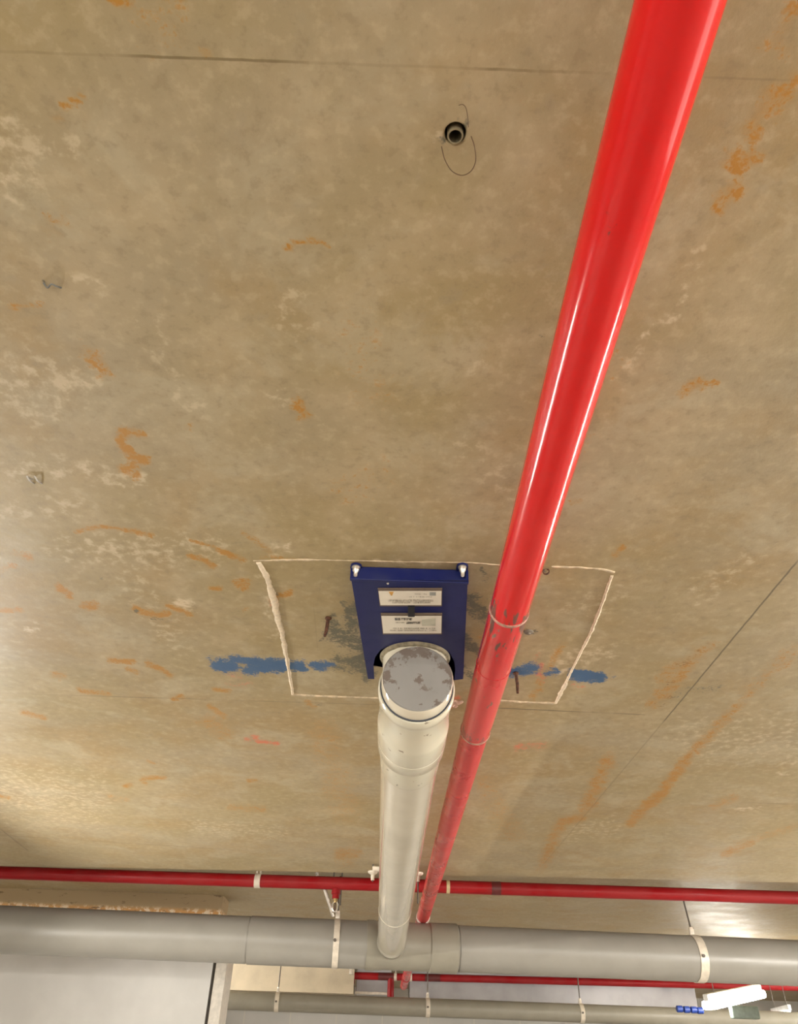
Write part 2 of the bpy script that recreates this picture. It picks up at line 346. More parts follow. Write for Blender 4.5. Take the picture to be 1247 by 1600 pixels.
# back of the slab so that it is solid from above
b0 = len(verts)
for x, y in ((xs[0], -4), (xs[-1], -4), (xs[-1], 13.2), (xs[0], 13.2)): verts.append([x, y, EYE.z+1.2])
faces.append([b0, b0+1, b0+2, b0+3])
me = bpy.data.meshes.new('ceiling'); me.from_pydata(verts, [], faces); me.validate()
VA = np.array(verts); x = VA[:, 0]; y = VA[:, 1]
wx = x+.016*fbm(x, y, 22, 5)+.012*fbm(x, y, 70, 9); wy = y+.020*fbm(x, y, 22, 15)+.014*fbm(x, y, 70, 19)
grain = fbm(x, y, 60, 33)
def pix(xx, yy):                           # where a soffit point stands in the photograph, so strokes can be measured there
    q = np.stack([xx, yy, np.full(len(xx), ZC)], 1); d = np.maximum(q@np.array(FWD), .05)
    return 623.5+F*(q@np.array(RGT))/d, 800-F*(q@np.array(UP))/d, d
def mask(strokes, warp=1.0, gr=.5):
    out = np.zeros(len(x), np.float32); u0, v0, _ = pix(x, y); u1, v1, _ = pix(wx, wy)
    for (x0, y0, x1, y1, wd, st) in strokes:
        k_ = warp*min(1, wd/22.); near = (u0 > min(x0, x1)-3*wd-30) & (u0 < max(x0, x1)+3*wd+30) & (v0 > min(y0, y1)-3*wd-30) & (v0 < max(y0, y1)+3*wd+30)
        U = u0[near]+(u1-u0)[near]*k_; W_ = v0[near]+(v1-v0)[near]*k_
        dx, dy = x1-x0, y1-y0; l2 = max(dx*dx+dy*dy, 1e-6); t = np.clip(((U-x0)*dx+(W_-y0)*dy)/l2, 0, 1)
        dist = np.hypot(U-x0-t*dx, W_-y0-t*dy)/(wd/2)
        v = np.clip((1.65-dist)/1.5, 0, 1); v = v*v*(3-2*v)*st
        out[near] = np.maximum(out[near], v)
    return np.clip(out*(1+gr*2*grain), 0, 1)
for nm, st, kw in (('rust', rust, dict(warp=2.2)), ('blue', blue, dict(gr=.2)), ('orange', orange, dict(warp=2)), ('white', white, dict(warp=2.5)), ('dark', dark, dict(warp=1.6))):
    at = me.attributes.new(nm, 'FLOAT', 'POINT'); at.data.foreach_set('value', mask(st, **kw).astype(np.float32)[:len(me.vertices)])

k = NT('stained board-marked concrete'); v = k.co((1, 1, 1)); fx = k.new('ShaderNodeSeparateXYZ'); k.t.links.new(v, fx.inputs[0]); X_, Y_ = fx.outputs[0], fx.outputs[1]
n1 = k.noise(1.6, v, 5); n2 = k.noise(7, v, 6, .6, .3); n3 = k.noise(42, v, 6, .65); n4 = k.noise(150, v, 4, .6); n5 = k.noise(18, v, 5, .6)
c = k.mix(k.ramp(n1, .35, .65), (.305, .236, .118), (.315, .255, .160))
c = k.mix(k.ramp(n2, .42, .70, 0, .55), c, (.41, .325, .20))
c = k.mix(k.ramp(k.noise(3.1, v, 5, .6), .46, .70, 0, .6), c, (.30, .20, .075))
c = k.mix(k.ramp(k.noise(4.6, v, 6, .65, .4), .50, .66, 0, .5), c, (.40, .345, .235))
c = k.mix(k.ramp(n3, .50, .68, 0, .34), c, (.48, .39, .25))
c = k.mix(k.ramp(n3, .32, .47, .38, 0), c, (.21, .16, .09))
c = k.mix(k.ramp(n5, .60, .72, 0, .25), c, (.28, .24, .17))
def brk(name, lo, hi, amt, col, nz, c):
    nz = k.ramp(nz, .36, .64)
    m = k.math('ADD', k.attr(name), k.math('MULTIPLY', k.math('SUBTRACT', nz, .5), amt))
    m = k.math('MULTIPLY', k.ramp(m, lo, hi), k.ramp(k.attr(name), 0, .12))
    return k.mix(m, c, col), m
c, _ = brk('white', .15, 1.35, .8, (.56, .46, .32), n3, c)
c = k.mix(k.ramp(k.attr('rust'), 0, .8, 0, .6), c, (.37, .215, .065))
rg = k.math('ADD', k.math('MULTIPLY', n3, .55), k.math('MULTIPLY', n4, .45))
c, _ = brk('rust', .22, .95, 1.1, (.36, .175, .028), rg, c)
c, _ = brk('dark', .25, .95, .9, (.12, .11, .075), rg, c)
c, _ = brk('orange', .2, 1.0, .9, (.52, .15, .075), rg, c)
c, bm_ = brk('blue', .20, .75, .7, (.04, .10, .21), rg, c)
# joint lines of the shuttering: y = y0 + s x, dark, broken
def joint(p0, p1, wid, st, c, zoom=3.2, lo=.40, hi=.55, xr=None, col=(.10, .075, .04)):
    (x0, y0), (x1, y1) = cp(*p0), cp(*p1)
    wob = k.math('MULTIPLY', k.math('SUBTRACT', n5, .5), wid*1.4)
    if abs(x1-x0) > abs(y1-y0): s = (y1-y0)/(x1-x0); d = k.math('SUBTRACT', k.math('MULTIPLY_ADD', X_, s, y0-s*x0), Y_); run, a_, b_ = X_, min(x0, x1), max(x0, x1)
    else: s = (x1-x0)/(y1-y0); d = k.math('SUBTRACT', k.math('MULTIPLY_ADD', Y_, s, x0-s*y0), X_); run, a_, b_ = Y_, min(y0, y1), max(y0, y1)
    d = k.math('ABSOLUTE', k.math('ADD', d, wob)); m = k.ramp(d, wid*.3, wid, 1, 0)
    vv = k.co((1, .2, 1)); m = k.math('MULTIPLY', m, k.ramp(k.noise(zoom, vv, 3), lo, hi, .25, 1))
    m = k.math('MULTIPLY', m, k.ramp(run, a_-.02, a_+.04)); m = k.math('MULTIPLY', m, k.ramp(run, b_-.04, b_+.02, 1, 0))
    return k.mix(k.math('MULTIPLY', m, st), c, col)
c = joint((-60, 78), (960, 115), .0024, .7, c, lo=.46, hi=.56, zoom=5, col=(.13, .09, .035))
c = joint((960, 115), (1247, 126), .002, .25, c)
c = joint((0, 1083), (590, 1101), .005, .45, c)
c = joint((770, 1106), (1012, 1117), .005, .8, c)
c = joint((0, 1305), (400, 1330), .008, .4, c)
c = joint((1170, 1254), (1247, 1257), .008, .4, c)
c = joint((1250, 872), (1035, 1130), .0035, .9, c, lo=.2, hi=.35)
c = joint((1035, 1130), (850, 1350), .0035, .35, c, lo=.3, hi=.5)
c = joint((490, 945), (497, 1020), .002, .6, c)
c = joint((505, 890), (495, 950), .0015, .3, c)
c = joint((0, 1295), (45, 1330), .006, .5, c)
k.set(color=c, rough=k.ramp(n2, .3, .7, .40, .54), spec=.38)
k.bump(k.math('ADD', k.math('MULTIPLY', n3, .6), k.math('MULTIPLY', n4, .4)), .22, .003)
MAT['ceiling'] = k.m; me.materials.append(k.m)
ceil = bpy.data.objects.new('ceiling', me); C.objects.link(ceil); struct(ceil)

# ------------------------------------------------------------------ rest of the room shell
def wallmat(name, stain_z):
    k = NT(name); v = k.co((1, 1, 1)); g = k.new('ShaderNodeNewGeometry'); s = k.new('ShaderNodeSeparateXYZ'); k.t.links.new(g.outputs['Position'], s.inputs[0])
    n = k.noise(2.2, v, 5); n2 = k.noise(30, v, 6, .7); n3 = k.noise(9, k.co((1, 1, 4)), 6, .7)
    c = k.mix(k.ramp(n, .3, .7), (.50, .49, .47), (.58, .57, .55))
    c = k.mix(k.ramp(n2, .72, .74), c, (.12, .1, .08))
    if stain_z is not None:
        top = k.ramp(s.outputs[2], stain_z-.006, stain_z+.006); c = k.mix(top, c, (.34, .25, .14))
        ed = k.math('MULTIPLY', k.ramp(s.outputs[2], stain_z-.03, stain_z-.005, 0, 1), k.ramp(s.outputs[2], stain_z+.008, stain_z+.045, 1, 0))
        c = k.mix(k.math('MULTIPLY', ed, k.ramp(n3, .36, .46)), c, (.62, .33, .11)); c = k.mix(k.math('MULTIPLY', ed, k.ramp(n2, .50, .54)), c, (.80, .70, .55))
        c = k.mix(k.math('MULTIPLY', top, k.ramp(n3, .58, .66, 0, .8)), c, (.12, .075, .03))
    k.set(color=c, rough=.55); k.bump(n2, .15); return k.m
ZT = EYE.z+ZH
b = box(new_bm(), (-6.2, -4.2, -.1), (6.2, 13.3, 0)); struct(obj('floor', b, MAT['floorm'], smooth=False))
b = box(new_bm(), (-6.2, -4.2, 0), (-6.0, 13.3, ZT)); struct(obj('wall_light_block', b, MAT['panel'], smooth=False))  # unseen wall, added to keep ambient light out on the left
YW = 6.0
xe = PY(356, 1500, YW).x; xg = PY(334, 1500, YW).x
b = box(new_bm(), (-6.0, YW, 0), (xg, YW+.25, ZT)); struct(obj('wall_left', b, wallmat('painted wall with stained head', PY(180, 1424, YW).z), smooth=False))
b = box(new_bm(), (xg+.022, YW-.012, 0), (xe, YW+.25, ZT-.2), .004); struct(obj('trim_1', b, plain('pale corner trim', (.52, .48, .42), .45), smooth=False))
b = box(new_bm(), (xg, YW+.03, 0), (xg+.022, YW+.25, ZT-.2)); struct(obj('trim_2', b, plain('dark corner groove', (.10, .085, .07), .7), smooth=False))
# back wall with panel joints
k = NT('grey wall panels'); v = k.co(); s = k.new('ShaderNodeSeparateXYZ'); k.t.links.new(v, s.inputs[0])
n = k.noise(1.5, v, 4); fr = k.math('ABSOLUTE', k.math('SUBTRACT', k.math('FRACT', k.math('MULTIPLY', s.outputs[0], 1/.62)), .5))
c = k.mix(k.ramp(n, .3, .7), (.46, .45, .42), (.54, .52, .49)); c = k.mix(k.ramp(fr, .485, .5), c, (.60, .56, .48)); k.set(color=c, rough=.5)
b = box(new_bm(), (-6.0, 12.4, 0), (6.0, 12.6, ZT)); struct(obj('wall_back', b, k.m, smooth=False))
b = box(new_bm(), (6.0, 3.5, 0), (6.2, 13.3, ZT)); struct(obj('wall_right', b, MAT['panel'], smooth=False))
# cream downstand beam beyond the pipes
YB = 10.0
p0 = PY(250, 1553, YB); p1 = PY(552, 1553, YB)
b = box(new_bm(), (p0.x-2, YB, p1.z), (p1.x, YB+.3, ZT)); struct(obj('trim_3', b, plain('cream downstand beam', (.44, .37, .265), .7, vs=5, var=.1), smooth=False))
# light coloured slab edge strip above the red cross pipe is the higher soffit itself

# ------------------------------------------------------------------ sealant bead round the slab patch
def bead(pts, wpx, hz, rough=.35, seed=1, step=.006):
    """irregular raised bead along soffit polyline given in photo pixels"""
    rnd = random.Random(seed); bm = new_bm(); Z = EYE.z+ZC
    out = []
    for (x0, y0, w0), (x1, y1, w1) in zip(pts, pts[1:]):
        A = Vector((*cp(x0, y0), 0)); B = Vector((*cp(x1, y1), 0)); n = max(2, int((B-A).length/step))
        for i in range(n+(1 if (x1, y1, w1) == pts[-1] else 0)): t = i/n; out.append((A.lerp(B, t), w0+(w1-w0)*t))
    prev = None; o1 = o2 = 0
    for i, (p, wd) in enumerate(out):
        d = (out[min(i+1, len(out)-1)][0]-out[max(i-1, 0)][0]).normalized(); nrm = Vector((-d.y, d.x, 0))
        o1 = o1*.7+rnd.uniform(-1, 1)*rough*.4; o2 = o2*.7+rnd.uniform(-1, 1)*rough*.4
        wl = wd/2*(1+o1); wr = wd/2*(1+o2); h = hz*(1+.5*(o1+o2))*min(1, wd/.006)
        prof = [(wl, -.0008), (wl*.75, h*.7), (0, h), (-wr*.75, h*.7), (-wr, -.0008)]
        ring = [bm.verts.new((p.x+nrm.x*s_, p.y+nrm.y*s_, Z-z_)) for s_, z_ in prof]
        if prev:
            for q in range(4): bm.faces.new((prev[q], prev[q+1], ring[q+1], ring[q]))
            bm.faces.new((prev[4], prev[0], ring[0], ring[4]))
        else: bm.faces.new(ring)
        prev = ring
    bm.faces.new(prev[::-1]); return bm
sealm = plain('dried white sealant', (.66, .56, .42), .75, vs=120, var=.12, bump=.4)
sealp = plain('thin smeared sealant', (.52, .42, .29), .8, vs=60, var=.25, bump=.4)
t = thing('sealant_line', 'rough white sealant line outlining a rectangle round the blue collar', 'sealant', P(680, 980, ZC))
obj('side_bead', bead([(404, 878, .010), (417, 900, .014), (430, 945, .016), (445, 1010, .014), (452, 1050, .010), (457, 1083, .008)], 0, .006, .5, 2), sealm, t)
obj('side_bead', bead([(956, 899, .008), (942, 940, .006), (925, 985, .008), (908, 1018, .007), (890, 1055, .007), (878, 1080, .012), (868, 1098, .008)], 0, .004, .7, 3), sealm, t)
obj('top_bead', bead([(396, 876, .005), (470, 874, .006), (555, 876, .003), (640, 878, .004), (735, 879, .003), (800, 884, .004)], 0, .002, .9, 4), sealp, t)
obj('top_bead', bead([(862, 885, .004), (905, 886, .006), (940, 889, .005), (960, 894, .008)], 0, .003, .7, 5), sealp, t)
obj('bottom_bead', bead([(455, 1085, .010), (520, 1088, .010), (590, 1090, .008), (640, 1093, .008)], 0, .003, .6, 6), sealp, t)
obj('bottom_bead', bead([(778, 1094, .014), (830, 1097, .010), (868, 1098, .012)], 0, .004, .7, 7), sealp, t)
# mortar crumbs beside the white pipe
b = new_bm(); Zs = EYE.z+ZC
for (px, py, rr) in ((703, 1100, .011), (708, 1095, .009), (714, 1097, .010), (698, 1108, .008), (719, 1096, .007), (711, 1103, .006)):
    q = cp(px, py); m = Matrix.Translation((q[0], q[1], Zs-.001)) @ Matrix.Diagonal((rr*1.4, rr, rr*.7, 1)); r_ = bmesh.ops.create_icosphere(b, subdivisions=3, radius=1, matrix=m)
    for v_ in r_['verts']: v_.co += Vector((random.uniform(-1, 1), random.uniform(-1, 1), random.uniform(-1, 1)))*.0012
tag(obj('mortar_lump', b, plain('pinkish mortar', (.50, .32, .24), .9, vs=90, bump=.5)), 'pinkish lump of mortar on the soffit between white pipe and red pipe', 'mortar')

# ------------------------------------------------------------------ anchor socket and wire loops, nails
q = cp(711.5, 209)
t = thing('anchor_socket', 'round metal anchor socket set in a chipped hole in the bare soffit', 'anchor', (q[0], q[1], Zs))
ring = lathe(new_bm(), (q[0], q[1]+.0015, Zs-.003), (0, 0, 1), [(0, .0076), (0, .0092), (.001, .0096), (.03, .0096)], 40, False)
lathe(ring, (q[0], q[1]+.0015, Zs-.003), (0, 0, 1), [(0, .0076), (.05, .0074)], 40, False); bmesh.ops.remove_doubles(ring, verts=ring.verts[:], dist=1e-5)
obj('sleeve', ring, plain('dirty metal sleeve', (.26, .22, .14), .35, .6, vs=200), t)
def soffit_curve(pts, drop, n=8):
    W = [Vector((*cp(*p), Zs-d)) for p, d in zip(pts, drop)]; out = []
    for i in range(len(W)-1):
        a_, b_, c_, d_ = W[max(i-1, 0)], W[i], W[i+1], W[min(i+2, len(W)-1)]
        for s_ in range(n):
            u = s_/n; out.append(.5*((2*b_)+(-a_+c_)*u+(2*a_-5*b_+4*c_-d_)*u*u+(-a_+3*b_-3*c_+d_)*u**3))
    return out+[W[-1]]
tag(obj('wire_loop', sweep(new_bm(), soffit_curve([(736, 212), (741, 225), (743, 245), (736, 260), (722, 267), (706, 261), (695, 245), (690, 228)], [.001, .004, .008, .010, .010, .009, .006, .001]), .0006, 6), MAT['wire']),
    'thin rusty wire hanging in a loop under the anchor socket', 'wire')
tag(obj('wire_end', sweep(new_bm(), soffit_curve([(717, 163), (723, 160), (728, 165), (731, 182), (732, 198)], [.002, .005, .006, .004, .001]), .0005, 6), MAT['wire']),
    'hair-thin wire end curling above the anchor socket', 'wire')
def nail(px, py, ln, r, lean, label, name='rusty_nail', head=True):
    q = cp(px, py); a_ = Vector((q[0], q[1], Zs+.002)); e = a_+Vector((lean[0], lean[1], -ln)); m_ = a_.lerp(e, .6)+Vector((r*.3, 0, 0))
    b = sweep(new_bm(), [a_, a_.lerp(m_, .5), m_, e], lambda u: r*(1 if u < .8 else .75), 10)
    if head: lathe(b, a_-Vector((0, 0, .008)), (0, 0, 1), [(0, r*1.2), (.003, r*1.9), (.006, r*1.6)], 12)
    return tag(obj(name, b, MAT['rust']), label, 'nail')
nail(806, 1051, .062, .0046, (.001, -.002), 'rusty nail hanging from the soffit right of the big red pipe, below blue paint')
nail(513, 965, .055, .0045, (-.004, -.004), 'bent rusty nail in the soffit left of the blue collar')
b = band(new_bm(), (*cp(853, 890), Zs-.005), (.3, 1, 0), .0055, .004, .0022, 0, 360, 20); tag(obj('eye_bolt', b, MAT['rust']), 'small rusty ring bolt on the white line just right of the red pipe', 'bolt')
b = lathe(new_bm(), (*cp(826, 987), Zs+.001), (0, 0, -1), [(0, .012), (.004, .011), (.006, .004), (.009, .0035)], 20); tag(obj('anchor_plug', b, plain('dull grey plug', (.16, .14, .11), .7)), 'flat grey plug in the soffit right of the red pipe, above blue paint', 'plug')
b = sweep(new_bm(), soffit_curve([(68, 441), (76, 446), (82, 440), (90, 444), (96, 449)], [.001, .005, .006, .005, .001]), .0013, 8); tag(obj('tie_wire_stub', b, plain('grey tie wire', (.14, .14, .13), .5, .5)), 'short grey tie wire poking from the soffit at far left', 'wire')
b = new_bm()
for dx in (0, 12): sweep(b, soffit_curve([(42+dx, 743), (48+dx, 748), (54+dx, 755)], [.001, .005, .001]), .0014, 8)
tag(obj('tie_wire_stub', b, plain('pale tie wire', (.4, .38, .35), .4, .4)), 'two pale wire ends side by side near the left edge', 'wire')
# small mortar patch on left
# ------------------------------------------------------------------ blue fire collar
ZP = .868                                  # its face, from the eye
poly_px = [(549, 906), (575, 1061), (585, 1061), (583.5, 1040), (586, 1027), (594, 1016), (607, 1009), (625, 1005), (648, 1003), (670, 1005), (690, 1011), (703, 1021), (710, 1034), (711.5, 1047), (709.5, 1063), (723.7, 1061), (731, 906)]
pl = [P(px, py, ZP) for px, py in poly_px]
yb = pl[0].y
t = thing('fire_collar', 'dark blue steel fire collar bracket bolted round the white pipe', 'fire collar', P(640, 960, ZC))
b = prism(new_bm(), [(v_.x, v_.y) for v_ in pl], EYE.z+ZP, EYE.z+ZP+.003); bmesh.ops.triangulate(b, faces=[f_ for f_ in b.faces if len(f_.verts) > 4])
obj('plate', b, MAT['blue'], t, smooth=False)
xl, xr = pl[0].x, pl[-1].x
b = box(new_bm(), (xl-.003, yb-.006, EYE.z+ZP-.002), (xr+.003, yb+.002, EYE.z+ZC-.001), .0015); obj('front_flange', b, MAT['blue'], t, smooth=False)
for x0, x1, pa, pb in ((xl, xl+.006, pl[0], pl[1]), (xr-.006, xr, pl[-1], pl[-2])):
    s_ = 1 if x0 == xl else -1
    b = prism(new_bm(), [(pa.x, pa.y), (pb.x, pb.y), (pb.x+s_*.004, pb.y), (pa.x+s_*.004, pa.y)], EYE.z+ZP+.0025, EYE.z+ZC-.001); obj('side_flange', b, MAT['blue'], t, smooth=False)
for px in (556.5, 722.5):
    q = P(px, 885, ZC-.003)
    b = new_bm(); poly = [(q.x+.0125*math.cos(a_), q.y+.0+.0125*math.sin(a_)) for a_ in [math.radians(180+k_*15) for k_ in range(13)]]+[(q.x+.0125, yb), (q.x-.0125, yb)]
    prism(b, poly, Zs-.005, Zs-.001); tb = obj('mounting_tab', b, MAT['blue'], t, smooth=False)
    b = lathe(new_bm(), (q.x, q.y, Zs-.005), (0, 0, -1), [(0, .0095), (.002, .0095), (.002, .0075), (.009, .0072), (.013, .0045), (.022, .004), (.024, .002)], 24); obj('bolt', b, MAT['zinc'], tb)
# label plates on the collar (print too small to read in the photo)
def plate_quad(c4, z0, z1):
    return prism(new_bm(), [(P(px, py, z1).x, P(px, py, z1).y) for px, py in c4], EYE.z+z0, EYE.z+z1)
def lerp2(c4, u, v_):
    (ax, ay), (bx, by), (cx, cy), (dx, dy) = c4
    return ((ax*(1-u)+bx*u)*(1-v_)+(dx*(1-u)+cx*u)*v_, (ay*(1-u)+by*u)*(1-v_)+(dy*(1-u)+cy*u)*v_)
def printing(parent, c4, rows, mat, seed, z):
    rnd = random.Random(seed); bm = new_bm()
    for (u0, u1, v0, v1, dens) in rows:
        u = u0
        while u < u1:
            wd = rnd.uniform(.008, .02)
            if rnd.random() < dens:
                sub = rnd.choice([[(0, 1, 0, 1)], [(0, .35, 0, 1), (.35, 1, 0, .3)], [(0, 1, .7, 1), (.4, .7, 0, .7)], [(0, .35, 0, 1), (.65, 1, 0, 1)]])
                for (a0, a1, b0_, b1_) in sub:
                    uu0, uu1 = u+wd*a0, u+wd*a1; vv0, vv1 = v0+(v1-v0)*b0_, v0+(v1-v0)*b1_
                    q = [P(*lerp2(c4, uu, vv), z) for uu, vv in ((uu0, vv0), (uu1, vv0), (uu1, vv1), (uu0, vv1))]
                    prism(bm, [(p_.x, p_.y) for p_ in q], EYE.z+z, EYE.z+z+.0003)
            u += wd+rnd.uniform(.004, .009)
    if not bm.verts: bm.free(); return
    o = obj('print', bm, mat, parent, smooth=False); return o
L1 = [(591.5, 923.5), (690, 923.5), (689.5, 945), (594.5, 945)]; L2 = [(596, 962.5), (690, 962.5), (689.5, 989), (599, 989)]
for c4, pad in ((L1, 4), (L2, 4)):
    fr4 = [(c4[0][0]-1, c4[0][1]-5), (c4[1][0]+1, c4[1][1]-5), (c4[2][0]+1, c4[2][1]+1), (c4[3][0]-1, c4[3][1]+1)]
    fo = obj('label_frame', plate_quad(fr4, ZP-.0025, ZP-.0002), MAT['label_frame'], t, smooth=False)
    fo['label'] = 'brown edged label plate ' + ('nearer the bolts' if c4 is L1 else 'nearer the pipe')
    face = obj('label_face', plate_quad(c4, ZP-.0034, ZP-.0024), MAT['label_white'], fo, smooth=False)
    if c4 is L1:
        printing(fo, c4, [(.14, .86, .62, .76, .95), (.2, .82, .78, .90, .9)], MAT['ink_pale'], 3, ZP-.0038)
        printing(fo, c4, [(.52, .76, .20, .27, .6)], MAT['ink_pale'], 5, ZP-.0038)
        printing(fo, c4, [(.46, .85, .40, .46, .7)], MAT['ink_pale'], 6, ZP-.0038)
        obj('print_patch', plate_quad([lerp2(c4, .81, .08), lerp2(c4, .91, .08), lerp2(c4, .91, .32), lerp2(c4, .81, .32)], ZP-.0038, ZP-.0034), MAT['ink_grey'], fo, smooth=False)
        obj('print_mark', plate_quad([lerp2(c4, .16, .05), lerp2(c4, .24, .05), lerp2(c4, .21, .32), lerp2(c4, .19, .32)], ZP-.0038, ZP-.0034), MAT['ink_orange'], fo, smooth=False)
    else:
        printing(fo, c4, [(.22, .52, .12, .26, .9), (.41, .63, .34, .47, .95)], MAT['ink'], 7, ZP-.0038)
        printing(fo, c4, [(.18, .90, .70, .77, .8), (.12, .92, .82, .89, .8), (.23, .41, .36, .42, .6)], MAT['ink_pale'], 9, ZP-.0038)
        obj('print_patch', plate_quad([lerp2(c4, .67, .22), lerp2(c4, .90, .12), lerp2(c4, .90, .58), lerp2(c4, .67, .58)], ZP-.0037, ZP-.0034), plain('pale green label patch', (.46, .45, .36), .5), fo, smooth=False)
obj('black_clip', plate_quad([(637.5, 945), (648, 945), (648, 961), (637.5, 961)], ZP-.005, ZP-.0002), MAT['black'], t, smooth=False)
b = lathe(new_bm(), P(606, 911.5, ZP), (0, 0, -1), [(0, .0028), (.0015, .0024), (.002, .0008)], 16); obj('rivet', b, MAT['zinc'], t)

# ------------------------------------------------------------------ white drain pipe
A0 = PY(652.5, 1059, 1.6)
wd = (PY(613, 1462, 4.93)-A0).normalized()
RW = .080
def W(Y): return A0+wd*((Y-A0.y)/wd.y)
t = thing('white_drain_pipe', 'glossy cream white drain pipe running away under the soffit from the blue collar', 'pipe', W(2.5))
YG = 5.36
b = lathe(new_bm(), W(2.12), wd, [(0, RW), ((W(4.18)-W(2.12)).length, RW)], 64, False); obj('pipe', b, MAT['pvc'], t)
b = lathe(new_bm(), W(4.165), wd, [(0, RW), (0, RW+.0012), (.003, RW+.0012), (.003, RW-.0015), (.010, RW-.0015), (.010, RW+.001), ((W(5.16)-W(4.165)).length, RW+.001)], 64, False); obj('end_pipe', b, MAT['pvc'], t)
L = lambda y: (W(y)-A0).length
b = lathe(new_bm(), A0, wd, [(0, .0), (0, .0765), (.002, .0785)], 64, False); obj('end_cap', b, MAT['cap'], t, smooth=False)
b = lathe(new_bm(), A0, wd, [(.002, .0785), (.006, .0805), (.046, .081)], 64, False); obj('cap_rim', b, MAT['pvc'], t)
b = lathe(new_bm(), A0, wd, [(.044, .0805), (.0445, .0835), (.049, .0835), (.050, .0805)], 64, False); obj('seal_ring', b, MAT['seal'], t)
b = lathe(new_bm(), A0, wd, [(.049, .081), (.0495, .086), (.053, .088), (.075, .0885), (.085, .087), (.10, .0845), (.22, .084), (.235, .088), (.25, .089), (.33, .089), (.335, .0885), (.3355, .0865), (.34, .0865), (.3405, .0885), (.395, .088), (.40, .086), (.402, .083), (.52, .0815), (.53, RW)], 64, False)
# riser of the tee
tz = W(1.795)
lathe(b, tz, (0, 0, 1), [(.0, .0805), (.11, .0815), (EYE.z+ZC-tz.z+.01, .0815)], 64, False)
obj('tee_fitting', b, MAT['pvc_worn'], t)
b = lathe(new_bm(), (tz.x, tz.y, EYE.z+ZC+.001), (0, 0, -1), [(0, .092), (.020, .091), (.034, .0895), (.040, .087), (.042, .0815)], 64, False)
for v_ in b.verts: v_.co += Vector((0, 0, random.uniform(-.0008, .0008)))
obj('mortar_collar', b, plain('rough grey mortar', (.19, .16, .105), .95, vs=60, var=.35, bump=.8), t)
b = lathe(new_bm(), W(5.12), wd, [(0, RW), (0, RW+.007), (.03, RW+.008), (.10, RW+.008)], 48, False); obj('branch_socket', b, MAT['grey_fit'], t)
# saddle hanger over the white pipe
cs = W(4.3)
h = thing('pipe_saddle', 'pale saddle hanger over the white drain pipe beside the red cross pipe', 'pipe hanger', cs)
zl = EYE.z+.862
b = box(new_bm(), (cs.x-.12, cs.y-.012, zl+.002), (cs.x+.12, cs.y+.012, zl+.026), .002); box(b, (cs.x-.02, cs.y-.02, cs.z+RW-.002), (cs.x+.02, cs.y+.02, zl+.004), .002); obj('cross_bar', b, MAT['white_steel'], h)
for s_ in (-1, 1):
    c_ = Vector((cs.x+s_*.117, cs.y, zl)); b = lathe(new_bm(), c_, (0, 0, 1), [(-.014, .010), (-.004, .024), (.0, .026), (.004, .026)], 20); lathe(b, c_-Vector((0, 0, .01)), (0, 0, -1), [(0, .010), (.028, .009)], 12); obj('flanged_nut', b, MAT['white_steel'], h)
    b = cyl(new_bm(), c_-Vector((0, 0, .14 if s_ > 0 else .045)), (c_.x, c_.y, EYE.z+(ZC if edge_y(c_.x) > c_.y else ZH)), .004, 10); obj('threaded_rod', b, MAT['rod'], h)

# ------------------------------------------------------------------ big red sprinkler main
RR = .040
Q0 = Vector((.2348, 1.6, EYE.z+.7921)); rd = Vector((-.00118, 1, .0060)).normalized()
def Rp(Y): return Q0+rd*((Y-Q0.y)/rd.y)
t = thing('red_sprinkler_main', 'large glossy red pipe running lengthwise across the whole soffit', 'pipe', Rp(2))
Ya, Yb_ = 1.395, 2.09
b = cyl(new_bm(), Rp(-1.5), Rp(Ya), RR, 72); obj('pipe', b, MAT['red'], t)
b = lathe(new_bm(), Rp(Ya), rd, [(0, RR+.0004), (.33, RR+.0012), ((Rp(Yb_)-Rp(Ya)).length, RR+.0008)], 72, False); o = obj('coupling_length', b, MAT['red_worn'], t); o['label'] = 'chipped red length with bare patches'
b = lathe(new_bm(), Rp(Ya-.004), rd, [(0, RR), (.0, RR+.0016), (.007, RR+.002), (.010, RR+.0006)], 72, False); obj('joint_ring', b, MAT['rim'], t)
b = lathe(new_bm(), Rp(1.66), rd, [(0, RR), (.0, RR+.0018), (.003, RR+.0018), (.004, RR)], 72, False); obj('joint_ring', b, MAT['red_dusty'], t)
b = lathe(new_bm(), Rp(Yb_-.006), rd, [(0, RR), (.0, RR+.0022), (.008, RR+.0028), (.012, RR-.0008)], 72, False); obj('joint_ring', b, MAT['rim'], t)
b = cyl(new_bm(), Rp(Yb_), Rp(9.95), RR-.0012, 72); obj('far_pipe', b, MAT['red_dusty'], t)
b = band(new_bm(), Rp(5.28), rd, RR-.001, .03, .004, 0, 360); obj('pipe_clip', b, MAT['zinc'], t)
b = cyl(new_bm(), Rp(5.28)+Vector((0, 0, RR)), (Rp(5.28).x, 5.28, ZT), .005, 10); obj('threaded_rod', b, MAT['rod'], t)
b = lathe(new_bm(), Rp(9.0), rd, [(0, RR), (.0, RR+.004), (.05, RR+.004), (.05, RR)], 48, False); obj('coupling', b, MAT['red_dusty'], t)

